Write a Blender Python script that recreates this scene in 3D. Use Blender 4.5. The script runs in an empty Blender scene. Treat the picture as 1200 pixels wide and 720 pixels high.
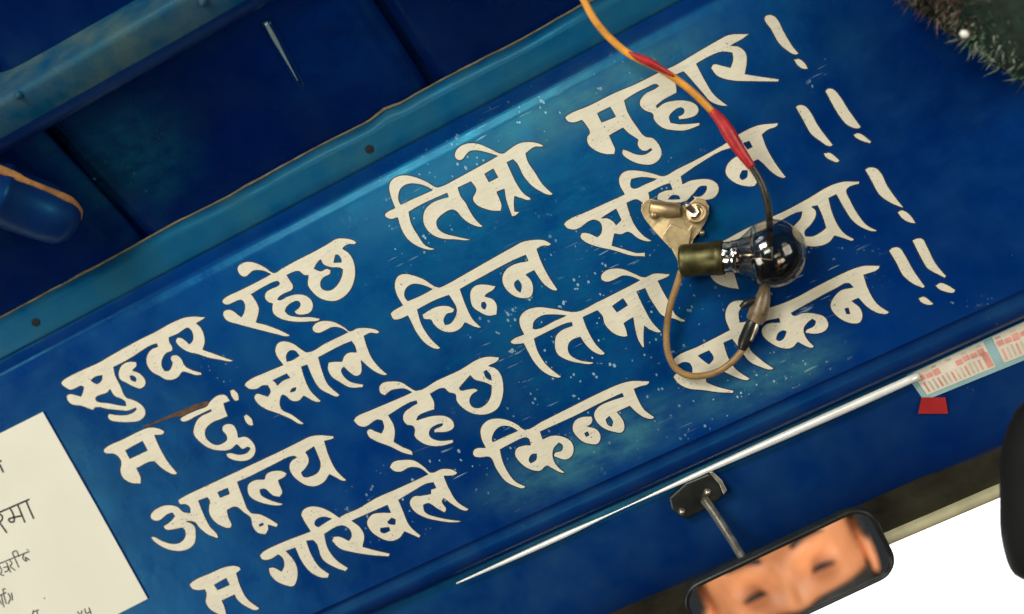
import bpy, bmesh, math, random
from mathutils import Vector, Matrix, noise
random.seed(7)
PI = math.pi
S = bpy.context.scene
COL = S.collection

# ------------------------------------------------------------ camera
FP = 1500.0                      # focal length in pixels of a 1200 px wide picture
DIST = 0.70
XC = Vector((0.88104754, 0.43365928, 0.18893085))
UC = Vector((-0.44161255, 0.89720586, 0.0))
NC = XC.cross(UC)
R = Matrix(((XC[0], XC[1], XC[2]), (-NC[0], -NC[1], -NC[2]), (UC[0], UC[1], UC[2])))   # camera -> world
CAMP = R @ Vector((0, 0, DIST))
cam_d = bpy.data.cameras.new('camera')
cam = bpy.data.objects.new('camera', cam_d); COL.objects.link(cam)
cam.matrix_world = Matrix.Translation(CAMP) @ R.to_4x4()
cam_d.sensor_width = 36.0; cam_d.lens = 36.0 * FP / 1200.0
cam_d.clip_start = 0.01; cam_d.clip_end = 60
cam_d.dof.use_dof = True; cam_d.dof.focus_distance = 0.695
cam_d.dof.aperture_fstop = (cam_d.lens / 1000.0) / 0.0095
S.camera = cam
def ray(px, py): return (R @ Vector(((px-600)/FP, -(py-360)/FP, -1))).normalized()
def at(px, py, y=0.0):
    """point of the upright plane Y=y seen at a photograph pixel"""
    d = ray(px, py); t = (y - CAMP.y) / d.y
    return CAMP + d * t
def onplane(px, py, p0, n):
    d = ray(px, py); t = (p0 - CAMP).dot(n) / d.dot(n)
    return CAMP + d * t

# ------------------------------------------------------------ world and light
W = bpy.data.worlds.new('World'); S.world = W; W.use_nodes = True
bg = W.node_tree.nodes['Background']
bg.inputs[0].default_value = (0.80, 0.90, 1.0, 1); bg.inputs[1].default_value = 0.03
def area(name, loc, target, sx, sy, power, color):
    l = bpy.data.lights.new(name, 'AREA'); l.shape = 'RECTANGLE'; l.size = sx; l.size_y = sy
    l.energy = power; l.color = color
    o = bpy.data.objects.new(name, l); COL.objects.link(o)
    o.location = loc
    o.rotation_euler = (Vector(target) - Vector(loc)).to_track_quat('-Z', 'Y').to_euler()
    return o
area('left_door_daylight', (-1.30, -1.15, -0.12), (0.0, 0, 0.0), 0.62, 0.6, 8.0, (1.0, 0.95, 0.86))
area('right_door_daylight', (1.2, -0.9, -0.25), (0.15, 0, -0.05), 0.7, 0.6, 7.5, (1.0, 0.95, 0.86))
area('added_key_light', (-0.30, -1.20, 0.98), (0.0, 0, 0.0), 0.6, 0.4, 15.0, (1.0, 0.97, 0.90))  # added unseen key lamp shining from above
area('added_sheen_light', (-0.22, -1.55, 0.42), (-0.05, 0, 0.05), 0.60, 0.26, 4.2, (0.86, 1.0, 0.90))  # added lamp behind the camera, laying sheen on the panel centre
S.view_settings.view_transform = 'Standard'; S.view_settings.look = 'None'
S.view_settings.exposure = 0.2; S.view_settings.gamma = 1.0

# ------------------------------------------------------------ helpers
def tag(o, label=None, cat=None, group=None, kind=None):
    if label: o['label'] = label
    if cat: o['category'] = cat
    if group: o['group'] = group
    if kind: o['kind'] = kind
    return o
def empty(name, loc, label, cat, group=None):
    o = bpy.data.objects.new(name, None); COL.objects.link(o); o.location = loc
    o.empty_display_size = 0.02
    bpy.context.view_layer.update()
    return tag(o, label, cat, group)
def link(name, me, mat, parent=None):
    o = bpy.data.objects.new(name, me); COL.objects.link(o)
    if mat is not None and not me.materials: me.materials.append(mat)
    if parent is not None:
        bpy.context.view_layer.update()
        o.parent = parent; o.matrix_parent_inverse = parent.matrix_world.inverted()
    return o
def mesh(name, V, Fc, mat, parent=None, smooth=False):
    me = bpy.data.meshes.new(name); me.from_pydata([tuple(v) for v in V], [], Fc); me.update()
    if smooth:
        for p in me.polygons: p.use_smooth = True
    return link(name, me, mat, parent)
def frombm(name, bm, mat, parent=None, smooth=False, mtx=None):
    if mtx is not None: bm.transform(mtx)
    me = bpy.data.meshes.new(name); bmesh.ops.recalc_face_normals(bm, faces=bm.faces[:]); bm.to_mesh(me); bm.free()
    if smooth:
        for p in me.polygons: p.use_smooth = True
    return link(name, me, mat, parent)
def catmull(pts, n=6, closed=False):
    P = [Vector(p) for p in pts]; out = []
    L = len(P); rng = range(L if closed else L-1)
    for i in rng:
        p0 = P[(i-1) % L] if closed or i > 0 else P[0]*2-P[1]
        p1 = P[i]; p2 = P[(i+1) % L]
        p3 = P[(i+2) % L] if closed or i+2 < L else P[-1]*2-P[-2]
        for k in range(n):
            t = k/n
            out.append(0.5*((2*p1)+(p2-p0)*t+(2*p0-5*p1+4*p2-p3)*t*t+(3*p1-p0-3*p2+p3)*t**3))
    if not closed: out.append(P[-1])
    return out
def tube(name, pts, rad, mat, parent=None, n=6, seg=12, cap=True):
    """smooth tube through points; rad a number or one per point"""
    if not isinstance(rad, (list, tuple)): rad = [rad]*len(pts)
    C = catmull([tuple(p)+(r,) for p, r in zip(pts, rad)], n) if False else None
    P = catmull(pts, n); Rr = [v[0] for v in catmull([(r, 0, 0) for r in rad], n)]
    V = []; Fc = []; up = None
    for i, p in enumerate(P):
        t = (P[min(i+1, len(P)-1)] - P[max(i-1, 0)]).normalized()
        if up is None: up = t.orthogonal().normalized()
        up = (up - t*up.dot(t)).normalized(); b = t.cross(up)
        for k in range(seg):
            a = 2*PI*k/seg
            V.append(p + (up*math.cos(a)+b*math.sin(a))*Rr[i])
    for i in range(len(P)-1):
        for k in range(seg):
            a = i*seg+k; b2 = i*seg+(k+1) % seg
            Fc.append((a, b2, b2+seg, a+seg))
    if cap:
        Fc.append(tuple(range(seg))[::-1]); Fc.append(tuple(range((len(P)-1)*seg, len(P)*seg)))
    return mesh(name, V, Fc, mat, parent, True)
def lathe(name, prof, origin, axis, mat, parent=None, seg=40, smooth=True, up=None):
    """prof: (distance along axis, radius)"""
    axis = axis.normalized(); u = (up or axis.orthogonal()); u = (u-axis*u.dot(axis)).normalized(); w = axis.cross(u)
    V = []; Fc = []
    for d, r in prof:
        for k in range(seg):
            a = 2*PI*k/seg; V.append(origin+axis*d+(u*math.cos(a)+w*math.sin(a))*max(r, 1e-5))
    for i in range(len(prof)-1):
        for k in range(seg):
            a = i*seg+k; b = i*seg+(k+1) % seg
            Fc.append((a, b, b+seg, a+seg))
    return mesh(name, V, Fc, mat, parent, smooth)
def slab(name, poly, depth, mat, parent=None, nrm=Vector((0, 1, 0)), bevel=0.0, smooth=False):
    """solid plate from a polygon of world points, thickened along nrm"""
    bm = bmesh.new(); vs = [bm.verts.new(p) for p in poly]; f = bm.faces.new(vs)
    r = bmesh.ops.extrude_face_region(bm, geom=[f])
    bmesh.ops.translate(bm, vec=nrm*depth, verts=[v for v in r['geom'] if isinstance(v, bmesh.types.BMVert)])
    if bevel: bmesh.ops.bevel(bm, geom=bm.edges[:], offset=bevel, segments=2, affect='EDGES', profile=0.6)
    bmesh.ops.triangulate(bm, faces=[f for f in bm.faces if len(f.verts) > 4])
    return frombm(name, bm, mat, parent, smooth)
def flatshape(name, polys, y, thick, mat, parent=None):
    """polys: list of closed 2D outlines (x,z); even-odd filled, lying on the plane Y=y, thickened"""
    cu = bpy.data.curves.new(name, 'CURVE'); cu.dimensions = '2D'; cu.fill_mode = 'BOTH'; cu.extrude = thick/2
    for P in polys:
        sp = cu.splines.new('POLY'); sp.points.add(len(P)-1); sp.use_cyclic_u = True
        for q, p in zip(sp.points, P): q.co = (p[0], p[1], 0, 1)
    tmp = bpy.data.objects.new('tmp', cu); COL.objects.link(tmp)
    dg = bpy.context.evaluated_depsgraph_get(); dg.update()
    me = bpy.data.meshes.new_from_object(tmp.evaluated_get(dg))
    bpy.data.objects.remove(tmp); bpy.data.curves.remove(cu)
    me.materials.clear(); me.name = name
    me.transform(Matrix(((1, 0, 0, 0), (0, 0, -1, y), (0, 1, 0, 0), (0, 0, 0, 1))))
    return link(name, me, mat, parent)

# ------------------------------------------------------------ materials
def newmat(name):
    m = bpy.data.materials.new(name); m.use_nodes = True
    nt = m.node_tree; b = nt.nodes['Principled BSDF']
    return m, nt, b
def N(nt, t, **kw):
    n = nt.nodes.new(t)
    for k, v in kw.items():
        if k in n.inputs: n.inputs[k].default_value = v
        else: setattr(n, k, v)
    return n
def coords(nt, scale=(1, 1, 1), rot=(0, 0, 0)):
    tc = N(nt, 'ShaderNodeTexCoord'); mp = N(nt, 'ShaderNodeMapping')
    mp.inputs['Scale'].default_value = scale; mp.inputs['Rotation'].default_value = rot
    nt.links.new(tc.outputs['Object'], mp.inputs[0]); return mp.outputs[0]
def noise_n(nt, vec, scale, detail=4, rough=0.55):
    n = N(nt, 'ShaderNodeTexNoise'); n.inputs['Scale'].default_value = scale
    n.inputs['Detail'].default_value = detail; n.inputs['Roughness'].default_value = rough
    nt.links.new(vec, n.inputs['Vector']); return n.outputs['Fac']
def ramp(nt, fac, a, b, c0=0.0, c1=1.0):
    r = N(nt, 'ShaderNodeMapRange'); r.inputs[1].default_value = a; r.inputs[2].default_value = b
    r.inputs[3].default_value = c0; r.inputs[4].default_value = c1
    nt.links.new(fac, r.inputs[0]); return r.outputs[0]
def mul(nt, a, b, op='MULTIPLY'):
    m = N(nt, 'ShaderNodeMath'); m.operation = op
    for i, v in enumerate((a, b)):
        if isinstance(v, (int, float)): m.inputs[i].default_value = v
        else: nt.links.new(v, m.inputs[i])
    return m.outputs[0]
def mixc(nt, fac, a, b):
    m = N(nt, 'ShaderNodeMix'); m.data_type = 'RGBA'
    if isinstance(fac, (int, float)): m.inputs[0].default_value = fac
    else: nt.links.new(fac, m.inputs[0])
    for i, v in ((6, a), (7, b)):
        if isinstance(v, tuple): m.inputs[i].default_value = v+((1,) if len(v) == 3 else ())
        else: nt.links.new(v, m.inputs[i])
    return m.outputs[2]
def bump(nt, b, h, strength, dist):
    n = N(nt, 'ShaderNodeBump'); n.inputs['Strength'].default_value = strength; n.inputs['Distance'].default_value = dist
    nt.links.new(h, n.inputs['Height']); nt.links.new(n.outputs[0], b.inputs['Normal'])

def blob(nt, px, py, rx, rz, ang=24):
    """soft elliptical mask for scuffs and painted sheen or shade on the panel face"""
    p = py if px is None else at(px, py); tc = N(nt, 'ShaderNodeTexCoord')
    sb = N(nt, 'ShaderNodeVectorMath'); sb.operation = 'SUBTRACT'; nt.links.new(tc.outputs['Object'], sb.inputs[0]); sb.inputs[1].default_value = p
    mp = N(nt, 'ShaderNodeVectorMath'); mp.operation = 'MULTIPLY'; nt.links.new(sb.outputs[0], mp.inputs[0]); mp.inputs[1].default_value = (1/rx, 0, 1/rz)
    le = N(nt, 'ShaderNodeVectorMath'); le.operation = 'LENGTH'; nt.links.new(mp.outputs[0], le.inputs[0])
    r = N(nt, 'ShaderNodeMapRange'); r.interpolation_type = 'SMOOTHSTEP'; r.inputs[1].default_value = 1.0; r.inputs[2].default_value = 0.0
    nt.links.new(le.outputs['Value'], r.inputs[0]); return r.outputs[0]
def paint(name, base=(0.001, 0.052, 0.25), alt=(0.001, 0.034, 0.21), dust=0.10, chips=1.0, rough=(0.28, 0.45), dustc=(0.16, 0.25, 0.17), smudges_and_sheen=(), scuffs=()):
    """gloss enamel brushed on sheet metal: tone drift, dust film, pin chips, scratches, ripples"""
    m, nt, b = newmat(name)
    v = coords(nt)
    big = noise_n(nt, v, 7, 3); mid = noise_n(nt, v, 38, 5); fine = noise_n(nt, v, 700, 3)
    c = mixc(nt, ramp(nt, big, .35, .65), base, alt)
    d = mul(nt, ramp(nt, mid, .35, .75), ramp(nt, big, .3, .7, .4, 1.3))
    d = mul(nt, d, ramp(nt, fine, .3, .7, .7, 1.2))
    c = mixc(nt, mul(nt, d, dust), c, dustc)
    for px, py, rx, rz, am, col in smudges_and_sheen:
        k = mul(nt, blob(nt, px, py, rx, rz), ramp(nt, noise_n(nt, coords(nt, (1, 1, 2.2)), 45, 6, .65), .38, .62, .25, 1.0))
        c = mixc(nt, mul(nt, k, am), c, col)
    # pin chips
    vo = N(nt, 'ShaderNodeTexVoronoi'); vo.inputs['Scale'].default_value = 400
    vv = coords(nt, (1, 1, .75), (0, .5, 0)); nt.links.new(vv, vo.inputs['Vector'])
    area_m = ramp(nt, noise_n(nt, v, 16, 3), .64, .76)
    for px, py, rx, rz in scuffs: area_m = mul(nt, area_m, blob(nt, px, py, rx, rz), 'MAXIMUM')
    size = ramp(nt, noise_n(nt, v, 150, 2), .40, .65, 0.0, .36)
    chip = mul(nt, mul(nt, vo.outputs['Distance'], size, 'LESS_THAN'), ramp(nt, noise_n(nt, v, 130, 2), .50, .53))
    chip = mul(nt, chip, mul(nt, area_m, chips))
    # hair scratches in two directions
    for rot, seed in ((.55, 0), (-.9, 3)):
        sv = coords(nt, (14, 1, 160), (0, rot, 0))
        sc = noise_n(nt, sv, 3.0, 2); sc = ramp(nt, sc, .655, .69)
        sc = mul(nt, sc, mul(nt, ramp(nt, noise_n(nt, v, 24+seed, 2), .52, .60), area_m)); sc = mul(nt, sc, .75*chips)
        chip = mul(nt, chip, sc, 'MAXIMUM')
    c = mixc(nt, mul(nt, chip, .8), c, (.38, .52, .52))
    nt.links.new(c, b.inputs['Base Color'])
    nt.links.new(ramp(nt, mid, .3, .7, rough[0], rough[1]), b.inputs['Roughness'])
    b.inputs['Specular IOR Level'].default_value = .55
    b.inputs['Specular Tint'].default_value = (.06, .62, .80, 1)
    b.inputs['Coat Weight'].default_value = .03; b.inputs['Coat Roughness'].default_value = .12
    h = mul(nt, mul(nt, big, 5.0), mul(nt, noise_n(nt, v, 110, 3), .22), 'ADD')
    h = mul(nt, h, mul(nt, fine, .03), 'ADD')
    bump(nt, b, h, .55, .0012)
    return m
M = {}
TEAL_SHEEN = (.001, .078, .18); GREYF = (.05, .19, .22); OLIVE = (.045, .11, .12); DEEP_SHADE = (.0, .012, .095)  # teal paints sheen, deep paints shade; grey and olive are scuff and dust film
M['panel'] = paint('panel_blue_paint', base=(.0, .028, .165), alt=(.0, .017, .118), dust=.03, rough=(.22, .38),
    smudges_and_sheen=((560, 260, .24, .10, .55, TEAL_SHEEN), (700, 110, .11, .025, .75, OLIVE), (700, 400, .13, .09, .55, TEAL_SHEEN), (690, 530, .10, .022, .80, GREYF), (905, 440, .06, .020, .75, GREYF), (845, 275, .05, .03, .6, TEAL_SHEEN), (1080, 130, .13, .14, .9, DEEP_SHADE), (130, 560, .17, .10, .9, DEEP_SHADE), (420, 660, .14, .03, .6, DEEP_SHADE)),
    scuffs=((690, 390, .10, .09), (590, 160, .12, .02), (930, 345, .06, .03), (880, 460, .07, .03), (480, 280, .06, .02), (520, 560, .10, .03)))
M['flange'] = paint('flange_lit_blue', base=(.0, .040, .115), alt=(.0, .028, .10), dust=.45, chips=.7, rough=(.4, .6), dustc=(.035, .10, .085))  # lighter green-teal base and dust paint the strip as more strongly lit
ANG = math.radians(38)
ru = Vector((0, -math.sin(ANG), math.cos(ANG))); rn = Vector((0, -math.cos(ANG), -math.sin(ANG)))   # up the slope; down into the cab
r0 = Vector((0, 0.010, 0.118))
def onroof(px, py, off=0.0): return onplane(px, py, r0+rn*off, rn)
M['roof'] = paint('roof_blue_paint', base=(.0, .008, .085), alt=(.0, .006, .055), dust=.02, chips=.08, rough=(.2, .36), smudges_and_sheen=((None, onroof(155, 190), .055, .040, .8, (.004, .075, .13)), (None, onroof(400, 60), .06, .05, .7, (.0, .022, .14))))  # patches paint a brighter glossy sheen onto the roof sheets
M['rail'] = paint('rail_dusty_paint', base=(.0, .032, .095), alt=(.0, .040, .08), dust=.8, chips=.4, rough=(.6, .75), dustc=(.10, .12, .065))
M['lower'] = paint('lower_blue_paint', base=(.001, .013, .095), alt=(.001, .019, .11), dust=.04, chips=.5)

def simple(name, col, rough=.5, metal=0.0, n_scale=60, var=.15, bumpd=0.0, spec=.5):
    m, nt, b = newmat(name); v = coords(nt)
    n = noise_n(nt, v, n_scale, 5)
    dark = tuple(c*(1-var) for c in col); lite = tuple(min(1, c*(1+var)) for c in col)
    nt.links.new(mixc(nt, ramp(nt, n, .3, .7), dark, lite), b.inputs['Base Color'])
    nt.links.new(ramp(nt, n, .3, .7, max(.02, rough*.85), min(1, rough*1.15)), b.inputs['Roughness'])
    b.inputs['Metallic'].default_value = metal; b.inputs['Specular IOR Level'].default_value = spec
    if bumpd: bump(nt, b, noise_n(nt, v, n_scale*6, 4), .6, bumpd)
    return m
def letters():
    m, nt, b = newmat('cream_sign_paint'); v = coords(nt)
    streak = noise_n(nt, coords(nt, (60, 1, 300), (0, .6, 0)), 2.2, 4)
    bl = noise_n(nt, v, 90, 4); fine = noise_n(nt, v, 900, 3)
    c = mixc(nt, ramp(nt, bl, .35, .7), (.68, .615, .47), (.62, .545, .40))
    c = mixc(nt, mul(nt, ramp(nt, streak, .50, .72), .6), c, (.47, .47, .43))
    thin = mul(nt, ramp(nt, noise_n(nt, coords(nt, (1, 1, 2), (0, .6, 0)), 130, 5, .7), .60, .74), .45)
    c = mixc(nt, thin, c, (.20, .30, .38))
    sp = mul(nt, ramp(nt, fine, .64, .68), ramp(nt, noise_n(nt, v, 60, 2), .50, .56))
    c = mixc(nt, sp, c, (.12, .12, .14))
    nt.links.new(c, b.inputs['Base Color']); b.inputs['Roughness'].default_value = .42
    bump(nt, b, streak, .5, .0003)
    return m
M['letter'] = letters()
M['edge'] = simple('navy_halo', (.0, .006, .03), .5)
M['ink'] = simple('black_ink', (.012, .012, .014), .6)
M['paper'] = simple('cream_paper', (.69, .655, .54), .75, n_scale=14, var=.05, bumpd=.0002)
M['rust'] = simple('rusty_edge', (.10, .085, .045), .8, n_scale=120, var=.6, bumpd=.0006)
M['rust_orange'] = simple('orange_rust', (.42, .19, .055), .8, n_scale=90, var=.45, bumpd=.0006)
M['rust_dark'] = simple('dark_rust_scrape', (.075, .035, .016), .8, n_scale=200, var=.8, bumpd=.0005)
M['hole'] = simple('hole_dark', (.004, .004, .006), .9)
M['brass'] = simple('yellow_passivated_steel', (.50, .36, .19), .46, .85, n_scale=120, var=.3, bumpd=.0001)
M['socket'] = simple('dull_olive_brass', (.085, .075, .028), .42, .8, n_scale=140, var=.5, bumpd=.0001)
M['chrome'] = simple('nickel_plate', (.55, .53, .48), .12, 1.0, n_scale=200, var=.15)
M['steel'] = simple('dull_steel', (.50, .44, .34), .35, .9, n_scale=200, var=.4)
M['black'] = simple('black_plastic', (.012, .012, .010), .35, n_scale=80, var=.4)
M['blackmat'] = simple('soft_black_vinyl', (.006, .006, .006), .7, n_scale=60, var=.3, spec=.2)
M['wire_orange'] = simple('orange_wire', (.72, .30, .035), .4, n_scale=110, var=.35)
M['wire_red'] = simple('red_sleeve', (.42, .018, .02), .38, n_scale=160, var=.4, bumpd=.0002)
M['wire_dark'] = simple('dark_wire', (.035, .033, .022), .35, n_scale=100, var=.5)
M['wire_tan'] = simple('tan_wire', (.30, .17, .055), .42, n_scale=120, var=.35)
M['sleeve'] = simple('brown_sleeve', (.17, .115, .06), .3, n_scale=200, var=.5, bumpd=.0002)
M['light_line'] = simple('white_light_line', (.85, .84, .78), .25, .2, n_scale=70, var=.12)
M['rubber'] = simple('brown_black_rubber', (.022, .019, .009), .6, n_scale=50, var=.6, bumpd=.0006)
M['seal'] = simple('cream_rubber_seal', (.42, .38, .22), .5, n_scale=60, var=.2)
M['teal'] = simple('teal_sticker_backing', (.24, .38, .38), .5, n_scale=60, var=.15)
M['sticker'] = simple('cream_sticker', (.66, .58, .46), .5, n_scale=90, var=.1)
M['sticker_red'] = simple('faded_red_print', (.62, .26, .21), .5, n_scale=120, var=.3)
M['sticker_tan'] = simple('faded_tan_print', (.52, .42, .31), .5, n_scale=120, var=.3)
M['tape'] = simple('red_tape', (.30, .008, .008), .4, n_scale=60, var=.15)
M['skin'] = simple('warm_skin', (.80, .30, .12), .42, n_scale=30, var=.14)
M['lip'] = simple('lip', (.40, .12, .09), .45)
M['hair'] = simple('black_hair', (.012, .009, .008), .45, n_scale=300, var=.5, bumpd=.001)
M['shirt'] = simple('dark_shirt', (.03, .035, .04), .85, n_scale=200, var=.3)
M['eye'] = simple('eye_white', (.6, .55, .5), .3, var=.03)
M['filament'] = simple('tungsten', (.4, .38, .34), .3, .9)
def mirror_m():
    m, nt, b = newmat('mirror_silver'); b.inputs['Base Color'].default_value = (.93, .93, .91, 1)
    b.inputs['Metallic'].default_value = 1; b.inputs['Roughness'].default_value = .015
    return m
M['mirror'] = mirror_m()
def emis(name, col, s):
    m, nt, b = newmat(name); b.inputs['Base Color'].default_value = (0, 0, 0, 1)
    b.inputs['Emission Color'].default_value = col+(1,); b.inputs['Emission Strength'].default_value = s
    v = coords(nt); n = noise_n(nt, v, 1.3, 3)
    nt.links.new(ramp(nt, n, .3, .7, s*.9, s*1.1), b.inputs['Emission Strength']); return m
M['sky'] = emis('overexposed_sky', (1.0, 1.0, .99), 2.2)
def smoky_glass():
    m, nt, b = newmat('smoky_bulb_glass'); v = coords(nt)
    n = noise_n(nt, v, 70, 4)
    tr = N(nt, 'ShaderNodeBsdfTransparent'); 
    sep = N(nt, 'ShaderNodeSeparateXYZ'); nt.links.new(v, sep.inputs[0])
    gz = at(905, 297, -.022).z
    zz_ = mul(nt, sep.outputs[2], mul(nt, ramp(nt, n, .3, .7, -.006, .006), 0, 'ADD'), 'ADD')
    nt.links.new(mixc(nt, ramp(nt, zz_, gz-.010, gz+.002), (.24, .20, .15), (.82, .77, .68)), tr.inputs[0])  # dark lower half paints the reflection of a dark interior
    gl = N(nt, 'ShaderNodeBsdfGlossy'); gl.inputs['Color'].default_value = (.75, .72, .66, 1); gl.inputs['Roughness'].default_value = .11
    lw = N(nt, 'ShaderNodeLayerWeight'); lw.inputs[0].default_value = .5
    mx = N(nt, 'ShaderNodeMixShader')
    f = mul(nt, mul(nt, mul(nt, lw.outputs['Facing'], 2.6, 'POWER'), .75), ramp(nt, n, .3, .7, .02, .22), 'ADD')
    nt.links.new(f, mx.inputs[0]); nt.links.new(tr.outputs[0], mx.inputs[1]); nt.links.new(gl.outputs[0], mx.inputs[2])
    nt.links.new(mx.outputs[0], nt.nodes['Material Output'].inputs[0]); nt.nodes.remove(b)
    return m
M['bulbglass'] = smoky_glass()
def pane():
    m, nt, b = newmat('windscreen_glass'); b.inputs['Transmission Weight'].default_value = 1
    b.inputs['Roughness'].default_value = 0.0; b.inputs['IOR'].default_value = 1.05
    b.inputs['Base Color'].default_value = (1, 1, 1, 1); return m
M['pane'] = pane()

# ------------------------------------------------------------ the sheet metal
def strip_profile(name, prof, x0, x1, nx, mat, parent=None, wob=None, smooth=True):
    """prof: list of (y,z) swept along X. wob(x,i)->(dy,dz)"""
    V = []; Fc = []; n = len(prof)
    for k in range(nx+1):
        x = x0+(x1-x0)*k/nx
        for i, (y, z) in enumerate(prof):
            dy, dz = wob(x, i) if wob else (0, 0)
            V.append((x, y+dy, z+dz))
    for k in range(nx):
        for i in range(n-1):
            a = k*n+i; Fc.append((a, a+1, a+n+1, a+n))
    return mesh(name, V, Fc, mat, parent, smooth)
X0, X1 = -0.62, 0.62
panel = empty('header_panel', (0, 0, 0), 'blue painted metal header panel hand lettered with four cream Devanagari rows', 'panel')
# face: flat from the lower crease to the groove, then a shallow groove, then a raised fold
face = [(0.000, -0.1075), (0.000, -0.09), (0.000, -0.05), (0.000, 0.0), (0.000, 0.05), (0.000, 0.090),
        (0.0003, 0.0925), (0.0012, 0.0955), (0.0014, 0.0975), (0.0008, 0.0990), (-0.0012, 0.1030), (-0.0016, 0.1044)]
o = strip_profile('panel_face', face, X0, X1, 60, M['panel'], panel)
flng = [(-0.0016, 0.1044), (-0.0026, 0.1050), (-0.0031, 0.1060), (-0.0034, 0.1110), (-0.0040, 0.1185), (-0.0047, 0.1262), (-0.0037, 0.1262)]
def wobf(x, i):
    if i >= 4:
        k = (i-3)/3
        return (0.0009*k*noise.noise((x*14, 3, 0)), k*(0.0014*noise.noise((x*22, 0, 0))+0.0006*noise.noise((x*90, 5, 0))+(0.0022*math.exp(-((x-at(455, 130).x)/.006)**2))))
    return (0, 0)
strip_profile('top_flange', flng, X0, X1, 260, M['flange'], panel, wobf)
# rusty cut edge of the flange, laid on its rim
def wobr(x, i):
    a = wobf(x, 5); t = 0.0001+0.0006*max(0, noise.noise((x*35, 9, 1)))
    return (a[0], a[1] + (t if i in (2, 3) else -t*1.6 if i in (1,) else 0))
strip_profile('rusty_rim', [(-0.0046, 0.1258), (-0.0052, 0.1262), (-0.0048, 0.1269), (-0.0032, 0.1269), (-0.0028, 0.1262)], X0, X1, 260, M['rust'], panel, wobr)
# lower lip that rolls away under the face
lip = [(0.000, -0.1075), (0.0012, -0.1085), (0.0016, -0.1105), (0.0006, -0.1135), (0.0006, -0.1165), (0.0022, -0.1195), (0.0060, -0.1218), (0.0120, -0.1228), (0.0180, -0.1228)]
strip_profile('rolled_lip', lip, X0, X1, 60, M['lower'], panel)
for px, py in ((42, 378), (433, 175)):
    p = at(px, py); 
    t = (p.z-0.1062)/(0.1262-0.1062); yy = -0.0031-t*0.0016
    q = at(px, py, yy); nrm = Vector((0, -1, -0.08)).normalized()
    lathe('screw_hole', [(0.0009, .0), (0.0009, .0015), (0.0002, .0019), (0.0004, .0024)], q+Vector((0, 0, 0)), nrm, M['hole'], panel, 20)

# ------------------------------------------------------------ lettering, traced as outlines in photograph pixels (x5 local)
def parse(s): return [tuple(float(t) for t in a.split(',')) for a in s.split()]
def smooth_poly(P):
    """spline through the points, broken at sharp nib corners"""
    P = [Vector(p) for p in P]; n = len(P); tan = []; out = []
    for i in range(n):
        u, w = P[i]-P[i-1], P[(i+1) % n]-P[i]
        sharp = abs(u.angle(w, 0)) > math.radians(66)
        tan.append(None if sharp else (u.normalized()+w.normalized()).normalized())
    for i in range(n):
        a, b = P[i], P[(i+1) % n]; d = b-a; L = d.length
        if L < 1e-6: continue
        ta = tan[i] or d/L; tb = tan[(i+1) % n] or d/L
        for k in range(4):
            t = k/4; h = 1-t
            c1 = a+ta*L*.33; c2 = b-tb*L*.33
            out.append(a*h**3+c1*(3*h*h*t)+c2*(3*h*t*t)+b*t**3)
    return out
def sarea(P): return sum(P[i-1][0]*P[i][1]-P[i][0]*P[i-1][1] for i in range(len(P)))/2
def inside(p, P):
    r = False
    for i in range(len(P)):
        a, b = P[i-1], P[i]
        if (a[1] > p[1]) != (b[1] > p[1]) and p[0] < (b[0]-a[0])*(p[1]-a[1])/(b[1]-a[1])+a[0]: r = not r
    return r
LY = -0.00018
def word(name, ox, oy, polys, k=5.0, y=LY, parent=panel, mat=None, thick=.00012):
    obs = []
    for s in polys:
        P = smooth_poly(parse(s) if isinstance(s, str) else s)
        obs.append([(lambda q: (q.x, q.z))(at(ox+p[0]/k, oy+p[1]/k, y)) for p in P])
    V = []; Fc = []; sh = []
    for i, P in enumerate(obs):
        hole = sum(inside(P[0], Q) for j, Q in enumerate(obs) if j != i) % 2 == 1
        Q = P if (sarea(P) > 0) != hole else P[::-1]
        n = len(Q); NN = []
        for k in range(n):
            a, b, c = Vector(Q[k-1]), Vector(Q[k]), Vector(Q[(k+1) % n])
            u = (b-a).normalized(); v_ = (c-b).normalized()
            nn = Vector((u.y, -u.x))+Vector((v_.y, -v_.x))
            if nn.length < .3: nn = u-v_
            NN.append(nn.normalized())
        if mat is None: Q = [tuple(Vector(q)-m_*.00020) for q, m_ in zip(Q, NN)]
        sh.append(Q); o0 = len(V)
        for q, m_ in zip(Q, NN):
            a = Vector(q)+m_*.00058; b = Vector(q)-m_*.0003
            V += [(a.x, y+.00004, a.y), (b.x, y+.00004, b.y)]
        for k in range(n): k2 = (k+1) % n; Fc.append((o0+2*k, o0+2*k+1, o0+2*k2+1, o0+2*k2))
    o = flatshape(name, sh, y, thick, mat or M['letter'], parent)
    if mat is None: mesh('halo_edge', V, Fc, M['edge'], o)      # navy ribbon imitating a dark sharpening halo round every letter
    return o
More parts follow.
